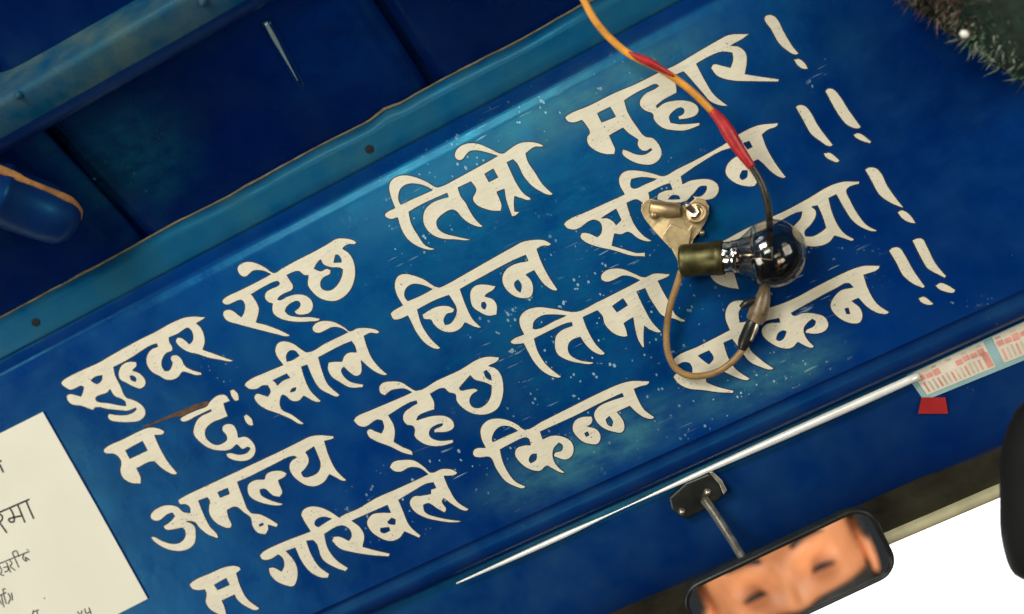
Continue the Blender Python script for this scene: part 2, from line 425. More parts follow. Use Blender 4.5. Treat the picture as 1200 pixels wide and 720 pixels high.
WORDS = [
(60, 360, ["58,442 75,425 180,370 280,325 330,295 500,200 620,140 700,95 780,62 830,55 905,60 890,72 850,95 880,125 897,170 900,210 888,250 960,275 1068,315 1045,320 1000,312 920,297 860,277 800,262 750,230 730,200 738,180 760,180 785,195 808,218 825,205 832,175 822,140 800,122 780,130 745,155 690,178 693,205 710,235 708,255 675,270 650,310 648,345 665,375 690,372 705,350 710,325 700,305 705,288 735,282 760,300 785,345 830,370 880,385 880,398 850,400 790,382 770,380 745,410 710,427 670,425 635,405 590,380 560,335 560,290 585,250 625,232 620,215 590,222 480,290 420,325 365,352 375,400 405,460 440,530 470,540 520,565 550,600 550,635 520,665 460,675 380,672 345,662 332,640 340,625 380,632 440,632 480,618 500,600 495,590 450,608 400,605 330,598 260,588 245,602 225,597 180,580 120,570 95,545 90,520 105,510 140,515 175,525 185,500 192,470 175,462 140,478 110,485 85,472 65,457",
 "232,430 260,408 300,400 295,430 270,450 245,440", "262,530 290,515 330,500 345,480 370,520 430,550 440,580 415,578 330,562 275,555 262,545",
 "395,400 398,370 420,335 460,320 498,322 500,345 485,362 475,372 520,390 550,425 552,455 525,478 490,470 440,445 405,425", "460,405 478,402 498,420 495,438 470,428"]),
(240, 260, ["103,465 115,448 200,405 300,355 388,308 350,290 320,285 285,287 262,305 240,322 215,318 192,285 195,262 225,240 270,235 320,250 360,272 405,300 450,275 540,225 640,175 720,130 770,100 820,97 870,108 890,122 880,132 845,132 812,150 808,160 840,180 870,225 882,290 875,350 850,405 810,445 765,465 710,462 660,440 620,400 603,370 608,315 580,312 550,290 480,312 500,345 518,378 510,400 480,415 440,437 425,455 440,460 480,440 540,425 590,432 625,460 635,495 620,530 580,545 535,540 525,525 555,500 560,480 545,465 510,475 480,500 470,525 490,545 550,558 620,558 675,568 670,578 620,585 550,588 480,580 430,562 400,535 395,500 398,480 370,470 352,445 358,415 385,395 425,378 440,365 430,350 400,355 340,385 272,425 300,465 318,510 312,550 300,590 360,605 440,635 500,665 490,672 420,660 340,640 270,622 190,600 130,580 108,550 112,525 135,515 165,522 195,545 215,560 230,530 235,490 220,462 200,460 165,475 130,487 108,478",
 "640,275 645,265 668,230 680,222 695,250 740,268 790,270 808,280 805,310 780,365 740,400 700,400 682,385 680,350 700,325 735,305 738,285 715,275 680,290", "755,240 765,195 780,195 800,225 800,238"]),
(430, 150, ["105,508 120,492 165,470 145,420 130,360 135,320 165,290 220,277 280,287 350,315 410,348 430,345 530,295 640,235 768,165 700,145 640,133 600,140 580,160 560,185 535,190 515,170 520,135 550,105 590,90 650,92 720,120 795,150 830,128 880,95 930,82 985,85 1025,98 1040,108 1020,112 985,112 930,150 945,200 985,260 1030,330 1090,388 1075,395 1010,370 960,335 915,280 880,210 855,185 820,203 850,270 880,330 920,385 965,415 955,424 900,412 865,400 862,440 865,490 895,492 870,515 850,520 835,480 815,420 805,358 760,375 775,410 790,455 785,487 740,487 690,475 640,450 620,415 635,380 640,362 610,315 533,350 550,400 580,440 600,480 640,540 680,578 665,582 600,560 555,525 525,490 500,480 440,510 410,545 415,585 450,615 520,635 610,655 590,660 520,655 440,650 380,625 340,580 328,530 340,480 380,440 440,415 478,405 470,382 440,395 340,440 245,492 260,560 300,630 345,690 400,710 380,716 320,705 240,655 200,590 180,525 140,535 108,520",
 "185,400 200,355 240,330 300,330 350,345 385,365 340,385 260,420 200,450 188,430", "690,270 740,240 768,290 715,318"]),
(650, 60, ["60,390 75,375 200,320 350,245 480,190 620,120 700,85 820,15 950,-60 1020,-95 1140,-100 1100,-70 1030,-32 1080,-25 1120,10 1127,60 1115,135 1210,150 1315,165 1310,180 1150,178 1030,172 950,145 915,100 930,78 980,85 1030,98 1045,50 1040,10 980,5 910,30 830,75 880,170 930,250 1015,322 980,322 910,295 870,250 800,170 755,120 728,132 690,150 712,200 715,245 690,258 640,285 595,320 600,335 640,305 700,290 770,290 825,310 845,345 830,375 780,395 730,402 722,385 755,365 758,345 740,332 700,350 672,385 680,420 730,428 800,425 850,420 850,435 770,465 690,465 630,450 580,400 575,370 530,350 500,320 500,290 530,250 590,220 610,205 595,195 540,215 470,250 408,290 430,360 480,440 530,500 575,510 610,545 628,600 610,640 570,665 510,665 440,640 395,600 400,575 430,585 480,605 530,605 570,580 565,570 530,587 500,575 485,545 490,520 430,480 400,450 320,495 340,540 355,575 350,605 300,605 240,585 195,545 190,505 205,480 180,430 160,405 110,420 75,412",
 "250,365 325,328 358,385 275,418"]),
(100, 440, ["108,440 125,420 220,375 320,325 380,305 440,315 465,330 455,345 405,350 430,410 480,500 540,575 525,582 470,560 420,520 405,505 300,545 325,600 325,635 270,632 220,600 205,560 210,505 185,470 165,460 115,455", "235,440 335,385 365,440 260,490"]),
(100, 440, ["555,255 575,240 650,205 715,178 725,160 775,118 820,115 848,150 810,165 820,200 835,240 800,255 740,280 705,320 705,360 730,390 770,408 810,395 830,375 825,350 805,325 805,300 830,285 865,290 890,330 895,365 940,360 980,390 998,430 985,475 945,500 880,500 835,480 825,460 850,455 900,465 945,455 968,430 955,420 920,432 895,410 885,405 850,435 790,442 730,430 670,390 635,345 638,300 665,250 740,210 735,200 650,240 590,270 565,270", "848,90 870,82 895,110 900,145 880,150 855,120", "928,240 945,228 975,255 985,292 965,295 938,270"]),
(270, 370, ["82,408 95,388 200,335 310,290 270,235 262,200 280,160 320,150 370,165 420,200 450,215 560,160 690,98 650,75 600,68 560,85 520,102 490,95 480,75 500,45 550,30 610,38 670,70 700,92 740,75 800,72 860,85 875,98 860,105 820,102 782,120 800,180 830,250 880,310 920,345 905,350 840,325 790,285 765,262 770,300 765,340 740,355 700,335 665,300 650,320 665,355 700,385 780,405 775,420 700,422 640,390 590,355 570,310 575,275 610,270 655,270 665,240 690,218 740,215 730,180 710,150 660,170 515,245 540,330 570,400 640,465 630,475 580,460 520,425 480,360 450,288 415,300 440,380 470,440 530,500 520,508 430,470 400,500 360,500 310,465 300,470 298,545 360,580 430,632 420,638 350,605 280,575 200,545 155,510 140,475 155,458 190,465 220,475 235,445 220,410 190,410 155,430 110,430",
 "330,270 328,235 345,208 375,205 405,235 360,262", "248,380 330,340 350,365 310,380 275,410 262,390", "350,450 360,430 385,420 380,440"]),
(440, 270, ["88,490 100,475 160,440 125,380 112,320 130,270 170,255 215,262 280,285 370,335 400,325 500,270 640,190 800,100 860,68 930,55 990,58 1030,80 1020,90 980,92 945,110 970,180 1010,260 1068,350 1055,355 990,320 945,260 930,235 880,260 910,290 925,340 910,390 870,400 810,385 760,340 742,290 760,235 810,200 895,180 880,145 800,180 640,265 495,345 530,440 570,520 620,570 600,572 525,540 500,575 450,598 390,590 340,550 325,525 285,520 275,495 320,465 370,445 430,445 462,462 455,480 420,490 400,530 410,555 440,545 470,500 475,460 450,410 430,380 350,410 245,465 270,550 320,630 380,690 365,697 300,670 240,600 210,540 190,500 140,522 105,522",
 "172,390 175,350 210,318 270,320 335,345 260,385 190,415", "815,310 835,290 855,320 850,365 825,345",
 "555,400 560,350 590,322 650,318 705,328 690,350 650,375 640,388 690,405 712,440 710,495 660,502 610,480 570,450", "622,425 640,420 650,440 640,465 622,450"]),
(640, 170, ["103,465 120,445 250,385 360,335 460,290 430,235 428,190 460,155 540,150 620,165 690,182 760,145 900,75 1060,-15 1140,-70 1240,-115 1360,-128 1355,-112 1300,-88 1265,-60 1290,10 1340,100 1405,190 1385,195 1320,160 1270,110 1240,85 1215,100 1235,160 1240,200 1225,238 1170,243 1100,220 1052,170 1058,120 1100,75 1135,60 1110,25 1080,20 900,110 790,185 800,230 840,210 900,200 960,202 1005,230 1012,270 985,310 930,325 880,330 860,300 905,300 940,260 938,240 900,245 870,280 850,300 820,330 700,335 650,320 655,290 690,270 740,262 725,225 680,240 600,280 605,320 570,345 530,320 472,340 490,400 520,470 570,530 620,562 600,567 540,550 480,510 440,525 400,520 385,590 470,615 530,632 580,630 580,655 500,650 400,620 290,595 230,570 200,540 208,515 240,515 300,540 320,520 325,475 310,450 270,440 180,495 125,490",
 "320,430 410,375 440,440 410,470 395,450 360,430", "495,240 500,200 560,190 620,195 650,200 580,230 510,255", "1155,-10 1190,-22 1208,12 1180,25", "1135,190 1150,150 1180,150 1175,190 1150,205", "715,320 735,298 775,300 785,318"]),
(170, 505, ["193,408 210,395 330,335 480,265 640,190 800,115 900,65 970,32 1030,25 1105,32 1105,45 1085,52 1050,60 1075,140 1120,230 1180,290 1165,295 1110,270 1080,255 1050,300 1000,325 950,322 900,295 860,255 845,215 855,180 890,155 870,148 760,195 620,265 540,300 570,380 620,480 670,488 720,510 780,548 770,565 720,550 722,580 705,608 660,598 630,560 618,510 580,480 530,445 480,465 490,510 508,555 495,570 440,555 400,525 375,480 375,440 380,415 365,390 312,410 340,480 380,560 428,618 425,630 370,610 320,570 290,535 235,530 265,540 290,560 298,610 290,660 260,690 210,705 150,700 90,675 50,645 35,625 45,620 100,645 160,662 205,655 235,620 235,590 220,570 185,575 120,578 108,560 150,530 175,500 160,480 130,490 85,525 50,525 32,505 40,480 80,450 130,435 190,445 225,475 265,482 262,450 240,432 205,430",
 "425,360 485,335 495,370 440,392", "940,125 990,92 1010,140 1028,195 1015,240 975,265 930,270 915,245 940,220 960,180 955,150", "668,550 690,540 695,550 672,562",
 "600,350 605,315 640,290 700,285 710,255 740,238 800,235 830,250 820,268 780,290 790,320 805,360 790,388 750,380 700,340 672,345 680,375 720,400 810,430 790,438 710,430 640,405 610,380"]),
(400, 410, ["72,415 85,395 170,355 300,300 415,250 375,230 330,230 290,240 255,268 230,255 222,220 240,195 290,185 350,190 400,220 440,240 560,180 700,115 800,55 860,40 925,45 920,62 860,95 905,110 935,145 950,210 945,280 920,340 880,370 830,382 770,375 715,345 675,300 668,262 630,250 600,225 520,258 545,310 545,350 500,365 450,390 440,415 500,395 560,385 620,392 655,420 660,455 630,478 545,485 545,470 590,445 595,432 560,440 520,470 518,505 560,530 655,528 655,545 600,562 530,565 470,545 428,505 430,470 420,448 385,440 362,410 368,370 410,335 445,315 440,298 400,310 275,385 305,435 315,480 308,540 360,570 415,598 418,618 370,608 290,570 200,535 160,510 148,480 165,465 200,478 235,490 250,455 240,415 210,410 140,452 100,445",
 "690,225 720,190 755,150 780,175 840,192 880,210 875,270 850,315 810,340 770,335 752,300 765,265 800,240 790,230 740,232 700,238", "835,130 850,120 875,150 880,180 850,165"]),
(590, 305, ["40,478 60,460 120,435 95,380 95,335 130,295 200,275 300,285 430,302 540,250 700,170 800,118 750,98 700,92 650,115 610,128 575,115 572,90 600,60 650,48 700,52 770,80 825,100 880,78 975,82 970,92 905,122 940,190 980,260 1010,320 1068,355 1055,362 1000,345 930,325 880,260 850,210 830,165 780,185 820,270 870,360 925,420 915,425 860,410 825,385 822,450 825,510 815,512 790,470 770,400 760,335 705,370 720,410 728,445 710,450 660,438 620,410 590,370 580,330 550,295 465,335 490,400 540,490 595,545 585,555 530,540 480,495 450,450 400,470 380,500 385,545 430,580 530,600 520,608 450,605 370,585 315,550 300,500 310,440 350,405 405,385 400,365 370,370 280,410 180,460 200,530 250,610 340,685 320,690 240,660 180,600 145,540 118,488 90,492 50,490",
 "172,400 180,360 230,325 300,320 370,325 300,355 190,405", "638,270 700,225 728,265 665,305"]),
(820, 190, ["-60,555 0,525 140,460 260,395 390,335 500,285 640,210 760,140 840,115 935,115 935,128 880,145 860,165 880,220 930,310 980,370 1040,402 1025,408 960,390 900,350 850,280 800,190 755,212 775,290 810,370 850,420 905,452 895,462 850,450 790,432 760,470 710,492 640,495 580,470 540,410 545,385 590,330 600,290 560,300 440,365 300,430 180,480 170,550 200,640 230,745 160,735 90,705 62,670 40,590 30,550 0,570 -40,575",
 "655,262 690,255 715,310 740,385 710,410 660,435 620,435 615,410 650,370 680,320 680,285"]),
(210, 576, ["60,548 75,530 180,480 280,440 350,442 362,458 335,480 360,560 400,630 470,685 455,697 400,680 340,635 325,605 250,640 270,690 278,735 230,720 180,690 155,650 160,600 150,575 110,580 75,570", "205,548 275,508 295,548 225,578"]),
(210, 576, ["472,375 490,355 600,300 770,235 730,170 715,130 740,98 800,88 870,110 940,155 950,145 1050,100 1150,40 1275,-15 1460,-100 1410,-135 1350,-140 1300,-115 1260,-118 1233,-140 1250,-170 1310,-185 1380,-180 1440,-140 1475,-110 1540,-132 1600,-128 1630,-110 1620,-98 1550,-90 1580,-20 1630,60 1698,105 1680,115 1620,90 1550,40 1540,60 1565,105 1555,125 1510,100 1460,70 1430,80 1440,120 1510,150 1655,175 1630,182 1530,175 1430,150 1370,110 1350,65 1370,32 1420,25 1475,15 1475,-10 1505,-20 1490,-52 1450,-45 1370,0 1285,50 1310,110 1350,200 1415,260 1405,272 1320,235 1290,275 1240,292 1180,275 1120,230 1100,180 1130,135 1180,125 1240,125 1220,80 1130,120 1010,172 1060,210 1085,260 1075,325 1150,345 1235,365 1228,382 1130,375 1020,358 940,335 895,290 905,265 940,265 995,290 1010,260 995,220 950,200 850,250 870,330 920,400 990,450 975,468 920,450 840,400 790,290 745,290 770,360 820,440 880,485 870,508 830,505 770,475 720,415 680,330 625,350 670,400 692,450 690,520 670,555 620,550 560,520 530,480 525,450 550,445 600,470 615,435 605,390 580,370 530,400 485,398",
 "795,195 800,170 840,150 895,160 860,180 815,210", "1180,215 1230,210 1235,230 1200,245 1180,235", "1220,180 1245,155 1268,165 1265,195 1230,190"]),
(545, 440, ["45,455 60,430 120,425 95,370 92,310 130,265 190,252 250,262 310,290 350,318 450,270 600,195 780,105 920,45 980,32 1080,35 1075,50 1030,65 990,80 1010,130 1050,200 1110,245 1100,256 1050,248 1000,215 965,180 890,215 925,260 935,310 920,335 870,332 810,310 765,265 755,225 780,185 850,150 930,125 920,105 800,160 640,240 440,330 455,375 500,355 560,355 620,385 638,430 625,475 590,495 520,475 525,455 565,440 570,410 550,395 520,430 515,480 540,530 585,570 570,573 500,540 480,530 440,560 380,552 320,510 292,465 300,430 350,410 385,410 370,370 350,365 300,385 205,435 220,500 260,580 300,625 355,650 345,662 290,650 235,620 180,545 145,480 90,482 55,475",
 "160,385 170,335 210,300 260,300 310,325 240,355 165,390", "375,500 390,465 420,460 415,495 385,515", "825,260 845,240 865,270 860,300 838,290",
 "630,320 640,270 680,245 740,240 748,260 738,285 715,300 770,315 795,355 780,400 740,405 690,390 650,355", "700,340 718,330 728,350 710,360"]),
(770, 340, ["90,420 105,395 240,330 425,235 400,170 402,120 430,75 490,60 530,70 500,100 480,130 485,190 530,180 600,120 700,90 800,50 950,-30 1070,-90 1150,-125 1210,-142 1305,-142 1300,-125 1210,-88 1240,0 1290,80 1360,130 1350,140 1290,135 1230,100 1180,48 1140,65 1190,105 1205,150 1190,190 1150,198 1090,180 1030,130 1015,90 1040,35 1080,0 1150,-15 1120,-40 1050,-10 785,135 800,150 850,135 930,138 985,160 1005,205 985,240 930,258 870,252 870,240 920,210 930,185 910,170 880,195 860,230 875,280 920,330 910,340 860,325 825,305 790,340 730,342 670,315 620,270 612,235 640,200 720,190 715,165 620,190 580,220 540,330 600,400 685,460 670,468 600,450 540,420 500,370 440,288 390,310 420,400 460,460 545,520 530,530 480,520 400,485 370,470 290,520 290,540 350,565 450,590 445,605 350,600 270,588 180,578 120,545 95,510 110,490 150,490 205,485 205,460 190,430 150,425 115,440",
 "240,385 305,355 330,400 305,435 275,415", "698,290 710,255 740,238 758,245 740,285 715,298", "1100,110 1120,105 1130,140 1110,140"]),
]
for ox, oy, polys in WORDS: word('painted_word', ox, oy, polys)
BANGS = [
(760, 10, ["678,60 690,42 720,38 752,58 790,130 840,215 880,265 860,272 800,240 760,200 715,120", "850,300 880,295 920,325 935,355 905,355 870,332"]),
(900, 100, ["162,130 175,118 210,118 245,150 290,230 380,350 365,360 300,325 250,285 210,215", "325,400 360,395 420,440 410,452 365,440 335,420"]),
(900, 100, ["335,35 350,20 380,22 415,55 470,140 545,245 530,255 465,235 420,185 380,120", "500,290 530,280 605,330 600,342 550,328 510,305"]),
(900, 100, ["568,495 590,482 630,485 660,510 700,590 795,720 780,716 700,680 650,640 610,570", "758,745 785,732 840,768 866,810 836,808 786,782"]),
(900, 270, ["708,120 730,102 770,102 800,140 850,230 920,330 910,340 850,315 790,265 750,190", "880,400 910,388 970,430 960,438 900,425"]),
(900, 270, ["845,60 870,48 905,50 930,90 980,190 1045,270 1035,280 1000,262 935,225 900,170", "980,325 1010,308 1060,325 1098,350 1090,365 1040,362 1000,345"]),
]
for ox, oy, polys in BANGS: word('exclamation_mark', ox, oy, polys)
# rusty scrape running into the second row
word('rust_scrape', 100, 440, ["330,300 420,265 500,230 560,205 640,172 720,150 718,172 650,200 600,222 560,240 520,245 430,275 350,303"], y=-.00045, mat=M['rust_dark'], thick=.0001)

# ------------------------------------------------------------ ceiling above the panel
ceiling = bpy.data.objects.new('ceiling', None); COL.objects.link(ceiling); tag(ceiling, kind='structure')
mesh('ceiling_backing', [r0-rn*.010+Vector((x, 0, 0))+ru*s for x, s in ((-.9, -.03), (.9, -.03), (.9, .75), (-.9, .75))], [(0, 1, 2, 3)], M['roof'], ceiling)
seams = [(onroof(75, 155).x+onroof(150, 285).x)/2, (onroof(440, 0).x+onroof(505, 98).x)/2]
xs = [-.9] + seams + [seams[1]+.29, .9]
for i in range(len(xs)-1):
    a, b = xs[i]+(.0028 if i else 0), xs[i+1]-.0028
    bm = bmesh.new(); nx, ns = 24, 24; g = []
    for k in range(nx+1):
        row = []
        for j in range(ns+1):
            u = k/nx; v = j/ns; x = a+(b-a)*u; s = -.02+.74*v
            e = min(u, 1-u)*(b-a); h = .004*math.exp(-(e/.006)**1.2) - .003*math.sin(PI*u)
            h += .002*noise.noise((x*5, s*5, i))
            row.append(bm.verts.new(r0+Vector((x, 0, 0))+ru*s-rn*h))
        g.append(row)
    # closed edges folding back
    for k in range(nx):
        for j in range(ns): bm.faces.new((g[k][j], g[k+1][j], g[k+1][j+1], g[k][j+1]))
    for k in (0, nx):
        e2 = [bm.verts.new(v.co-rn*.006) for v in g[k]]
        for j in range(ns): bm.faces.new((g[k][j], g[k][j+1], e2[j+1], e2[j]))
    frombm('roof_panel', bm, M['roof'], ceiling, True)
# paint blisters near the rail
bm = bmesh.new()
for q in range(70):
    px = random.gauss(150, 30); py = random.gauss(160, 30)
    if q > 45: px = random.uniform(100, 420); py = random.uniform(60, 260)
    p = onroof(px, py); s = (p-r0).dot(ru)
    if s < .02 or px > 75+(py-155)*.5+380: continue
    r = random.uniform(.0004, .0010)
    bmesh.ops.create_icosphere(bm, subdivisions=2, radius=r, matrix=Matrix.Translation(p+rn*.0012))
bl = frombm('paint_blister', bm, M['roof'], ceiling, True); bl['kind'] = 'stuff'
# pale tube painting a bright glint on the roof
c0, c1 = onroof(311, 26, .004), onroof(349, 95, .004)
tube('painted_glint', [c0, c0.lerp(c1, .25), c0.lerp(c1, .5), c1], [.0010, .0013, .0009, .0002], simple('pale_glint', (.36, .50, .50), .3, .5), ceiling, seg=8)

tube('crease_ridge', [c0-rn*.0032, c0.lerp(c1, .5)-rn*.0034, c1-rn*.003, c1+(c1-c0)*.3-rn*.004], [.0030, .0032, .0026, .0006], M['roof'], ceiling, seg=12)
# square roof rail
rail = empty('roof_rail', onroof(120, 80, .02), 'dusty teal square rail running across the blue ceiling at top left', 'rail')
A = onroof(0, 183, .012); B = onroof(330, 0, .012); C = onroof(0, 118, .030)
sA = (A-r0).dot(ru); sC = (C-r0).dot(ru)
def rl(s, h): return (r0+ru*s+rn*h)
pr = []
hgt = .032
for s, h in [(sA+.002, -.004), (sA, .006), (sA+.001, .014), (sA+.004, .021), (sA+.009, .0255), (sA+.013, .0265)]: pr.append(rl(s, h))
pr2 = [rl(sA+.013, .0265), rl(sC-.004, .030), rl(sC-.001, .029), rl(sC, .026), rl(sC+.001, -.006)]
strip_profile('rail_underside', [(p.y, p.z) for p in pr], -.7, .7, 60, M['lower'], rail)
strip_profile('rail_face', [(p.y, p.z) for p in pr2], -.7, .7, 60, M['rail'], rail, lambda x, i: (0.0005*noise.noise((x*12, i, 0)), 0.0006*noise.noise((x*9, 0, i))))
for px, py in ((22, 112), (238, 3)):
    lathe('rail_rivet', [(0.0018, 0), (.0015, .0012), (.0005, .002), (-.001, .0022)], onroof(px, py, .030), rn, M['rail'], rail, 16)

# painted pipe end with an orange rusty edge at the left
pipe = empty('pipe_end', onroof(30, 240, .02), 'blunt blue pipe end with an orange rusty upper edge at the left', 'pipe')
pa, pb = onroof(-45, 212, .028), onroof(72, 256, .022)
ax = (pb-pa).normalized(); L = (pb-pa).length
lathe('pipe_body', [(-.05, .0170), (L*.30, .0168), (L*.33, .0176), (L*.38, .0176), (L*.41, .0164), (L*.8, .0160), (L, .0148), (L+.0035, .0130), (L+.0065, .0100), (L+.0086, .0060), (L+.0092, .003), (L+.0094, 0)], pa, ax, M['lower'], pipe, 36)
up = (ru - ax*ru.dot(ax)).normalized(); side = ax.cross(up)
if side.dot(rn) < 0: side = -side
d = (up*.93+side*.36).normalized()
pts = [pa+ax*(-.03)+d*.0168, pa+ax*(L*.30)+d*.0168, pa+ax*(L*.5)+d*.0160, pa+ax*(L*.7)+d*.0158, pa+ax*(L*.9)+d*.0150, pa+ax*L+d*.0142, pa+ax*(L+.006)+d*.0102, pa+ax*(L+.009)+d*.004]
tube('rusty_edge', pts, [.0022, .0026, .0020, .0019, .0024, .0020, .0013, .0006], M['rust_orange'], pipe, seg=10)

# ------------------------------------------------------------ windscreen header below the panel
LYY = 0.012     # its face stands a little further forward of the glass than the panel
def zl(px, py, y=LYY): return at(px, py, y).z
zt, zd = zl(800, 566), zl(900, 648)
header = bpy.data.objects.new('windscreen_header', None); COL.objects.link(header); tag(header, kind='structure')
prof = [(LYY+.004, zt+.012), (LYY, zt+.002), (LYY-.001, zt-.006), (LYY-.0002, zt-.018), (LYY-.0012, zt-.030), (LYY-.0005, zt-.042), (LYY+.0006, zd+.006), (LYY+.004, zd+.0005), (LYY+.020, zd-.001)]
strip_profile('header_face', prof, X0, X1, 80, M['lower'], header, lambda x, i: (0.0008*noise.noise((x*7, i*.5, 0)), 0))
z1, z2, z3 = zl(1120, 548, .02), zl(1120, 590, .02), zl(1120, 607, .02)
strip_profile('pinch_weld', [(.014, zd+.004), (.0165, zd-.002), (.020, (z1+z2)/2), (.022, z2-.002), (.03, z2-.004)], X0, X1, 80, M['rubber'], header, lambda x, i: (.0006*noise.noise((x*30, i, 3)), .0006*noise.noise((x*25, i, 7))))
strip_profile('rubber_seal', [(.024, z2+.001), (.019, z2-.001), (.0175, z2-.004), (.0185, z3+.001), (.023, z3), (.028, z3+.001)], X0, X1, 60, M['seal'], header)
glass = slab('windscreen', [Vector((x, .027, z)) for x, z in ((X0, z3+.004), (X1, z3+.004), (X1, -.75), (X0, -.75))], .004, M['pane'])
tag(glass, 'clear windscreen below the blue header with blown-out white daylight', 'windscreen')
# white bead painting a bright line of light along the joint
tz = zl(760, 583, .006)
tA, tB = at(536, 686, .007), at(1075, 436, .007)
bead = tube('light_line_bead', [Vector((x, .007, tz+.0002*math.sin(x*30))) for x in [tA.x+(tB.x-tA.x)*k/8 for k in range(9)]], [.0005, .0013, .0015, .0004, .0013, .0019, .0023, .0024, .0022], M['light_line'], None, seg=10)
tag(bead, 'narrow white bead in place of the bright line of light along the joint below the lettered panel', 'light_line')
# sky outside
sky = mesh('sky', [(-6, 3.2, -5), (6, 3.2, -5), (6, 3.2, 4), (-6, 3.2, 4)], [(0, 1, 2, 3)], M['sky']); tag(sky, kind='structure')

# ------------------------------------------------------------ stickers on the header
SY = LYY-.0016
def quad(name, pts, y, mat, parent=None, th=.0002):
    ps = [at(px, py, y) for px, py in pts]
    return slab(name, ps, th, mat, parent)
def pq(u, v):   # sticker strip coordinates: u along the strip, v across (photograph px)
    a = (1062+u*(1250-1062), 440+u*(354-440)); b = (1083+u*(1265-1083), 470+u*(396-470))
    return (a[0]+(b[0]-a[0])*v, a[1]+(b[1]-a[1])*v)
st = quad('sticker_strip', [pq(0, 0), pq(1, 0), pq(1, 1), pq(0, 1)], SY, M['teal'])
tag(st, 'teal sticker strip with two cream and red printed labels under the panel edge', 'sticker')
def sub(u0, u1, v0, v1, mat, y, name): return quad(name, [pq(u0, v0), pq(u1, v0), pq(u1, v1), pq(u0, v1)], y, mat, st, .00008)
for (u0, u1) in ((.035, .475), (.53, .98)):
    sub(u0, u1, .03, .86, M['sticker'], SY-.0003, 'printed_label')
    n = 9
    for i in range(n):
        a = u0+.01+(u1-u0-.02)*i/n
        if i in (0, 1, 2, 5, 6, 7, 8) or u0 > .5: sub(a, a+(u1-u0)/n*.8, .20+.03*(i % 2), .36+.02*(i % 3), M['sticker_red'], SY-.0005, 'red_print')
        if i % 2 == 0: sub(a+.004, a+(u1-u0)/n*.7, .08, .14, M['sticker_tan'], SY-.0005, 'tan_print')
    for i in range(13):
        a = u0+.02+(u1-u0-.07)*i/13
        sub(a, a+.010, .46+.02*math.sin(i*2.3), .80, M['sticker_tan'] if i % 3 else M['sticker_red'], SY-.0005, 'print_stroke')
    sub(u1-.045, u1-.006, .36, .82, M['sticker_red'], SY-.0005, 'red_print')
tp = quad('red_tape', [(1080, 466), (1108, 466), (1111, 485), (1076, 485)], SY-.0009, M['tape'], None, .0003)
tag(tp, 'small red tape patch holding the lower left corner of the sticker strip', 'tape')

# ------------------------------------------------------------ paper notice at the lower left
pl = [at(px, py, -.0012) for px, py in ((-60, 538), (50, 483), (112, 592), (173, 702), (60, 760), (-60, 815))]
notice = slab('paper_notice', pl, .0004, M['paper'])
tag(notice, 'cream paper notice with black Devanagari print stuck at the lower left', 'notice')
def stroke(name, pts, w, ox=0, oy=480, k=3.0, y=-.00135):
    P = [at(ox+a/k, oy+b/k, y) for a, b in pts]; V = []; Fc = []
    P = catmull(P, 4) if len(P) > 2 else P
    for i, p in enumerate(P):
        t = (P[min(i+1, len(P)-1)]-P[max(0, i-1)]).normalized(); nn = Vector((-t.z, 0, t.x))*w
        V += [p+nn, p-nn]
    for i in range(len(P)-1): Fc.append((2*i, 2*i+1, 2*i+3, 2*i+2))
    return V, Fc
def glyphs(name, strokes, w, parent):
    V = []; Fc = []
    for j, s in enumerate(strokes):
        v, f = stroke('', s, w, y=-.00135-j*.00001); o = len(V); V += v; Fc += [tuple(i+o for i in q) for q in f]
    return mesh(name, V, Fc, M['ink'], parent)
glyphs('printed_word', [[(-12, 183), (0, 198), (12, 222)], [(-20, 190), (5, 180)]], .00062, notice)
glyphs('printed_word', [[(-30, 374), (103, 316)], [(34, 346), (46, 368), (50, 392), (38, 396), (30, 388), (40, 382), (75, 374)], [(62, 335), (73, 362), (88, 398)], [(92, 322), (104, 352), (119, 385)], [(-6, 366), (8, 376), (4, 392), (-8, 396)], [(-4, 396), (10, 414), (24, 434)]], .00055, notice)
glyphs('printed_word', [[(-16, 548), (104, 499)], [(-4, 548), (6, 566), (2, 580), (14, 584)], [(12, 556), (26, 554), (28, 566), (16, 572)], [(22, 538), (38, 574)], [(34, 530), (42, 542), (36, 552), (54, 566)], [(52, 524), (66, 556)], [(52, 522), (44, 504), (58, 498), (66, 518)], [(84, 508), (80, 524), (94, 534), (88, 520), (104, 530)], [(94, 492), (98, 495)]], .00034, notice)
glyphs('printed_word', [[(-6, 656), (22, 644)], [(4, 654), (14, 696)], [(-4, 668), (6, 686)], [(12, 650), (22, 684)], [(14, 648), (10, 632), (20, 632)], [(28, 646), (36, 664), (28, 684)], [(40, 644), (44, 672)]], .00036, notice)
glyphs('printed_word', [[(118, 712), (136, 704)], [(128, 706), (134, 724)], [(118, 706), (112, 726)]], .00034, notice)
glyphs('printed_word', [[(272, 710), (284, 728)], [(288, 706), (286, 722), (300, 722)], [(298, 700), (302, 716), (316, 712)], [(312, 696), (322, 724)]], .00036, notice)
mesh('ink_speck', [at((156+a)/3, 480+(664+b)/3, -.00137) for a, b in ((-3, 0), (0, -3), (3, 0), (0, 3))], [(0, 1, 2, 3)], M['ink'], notice)

# ------------------------------------------------------------ lamp on its bracket
BY = -0.013
lamp = empty('signal_lamp', at(790, 255, 0), 'bare bulb in an olive brass socket on a yellowish steel bracket bolted over the lettering', 'lamp')
def tabpts(lst, y): return [at(x, yy, y) for x, yy in lst]
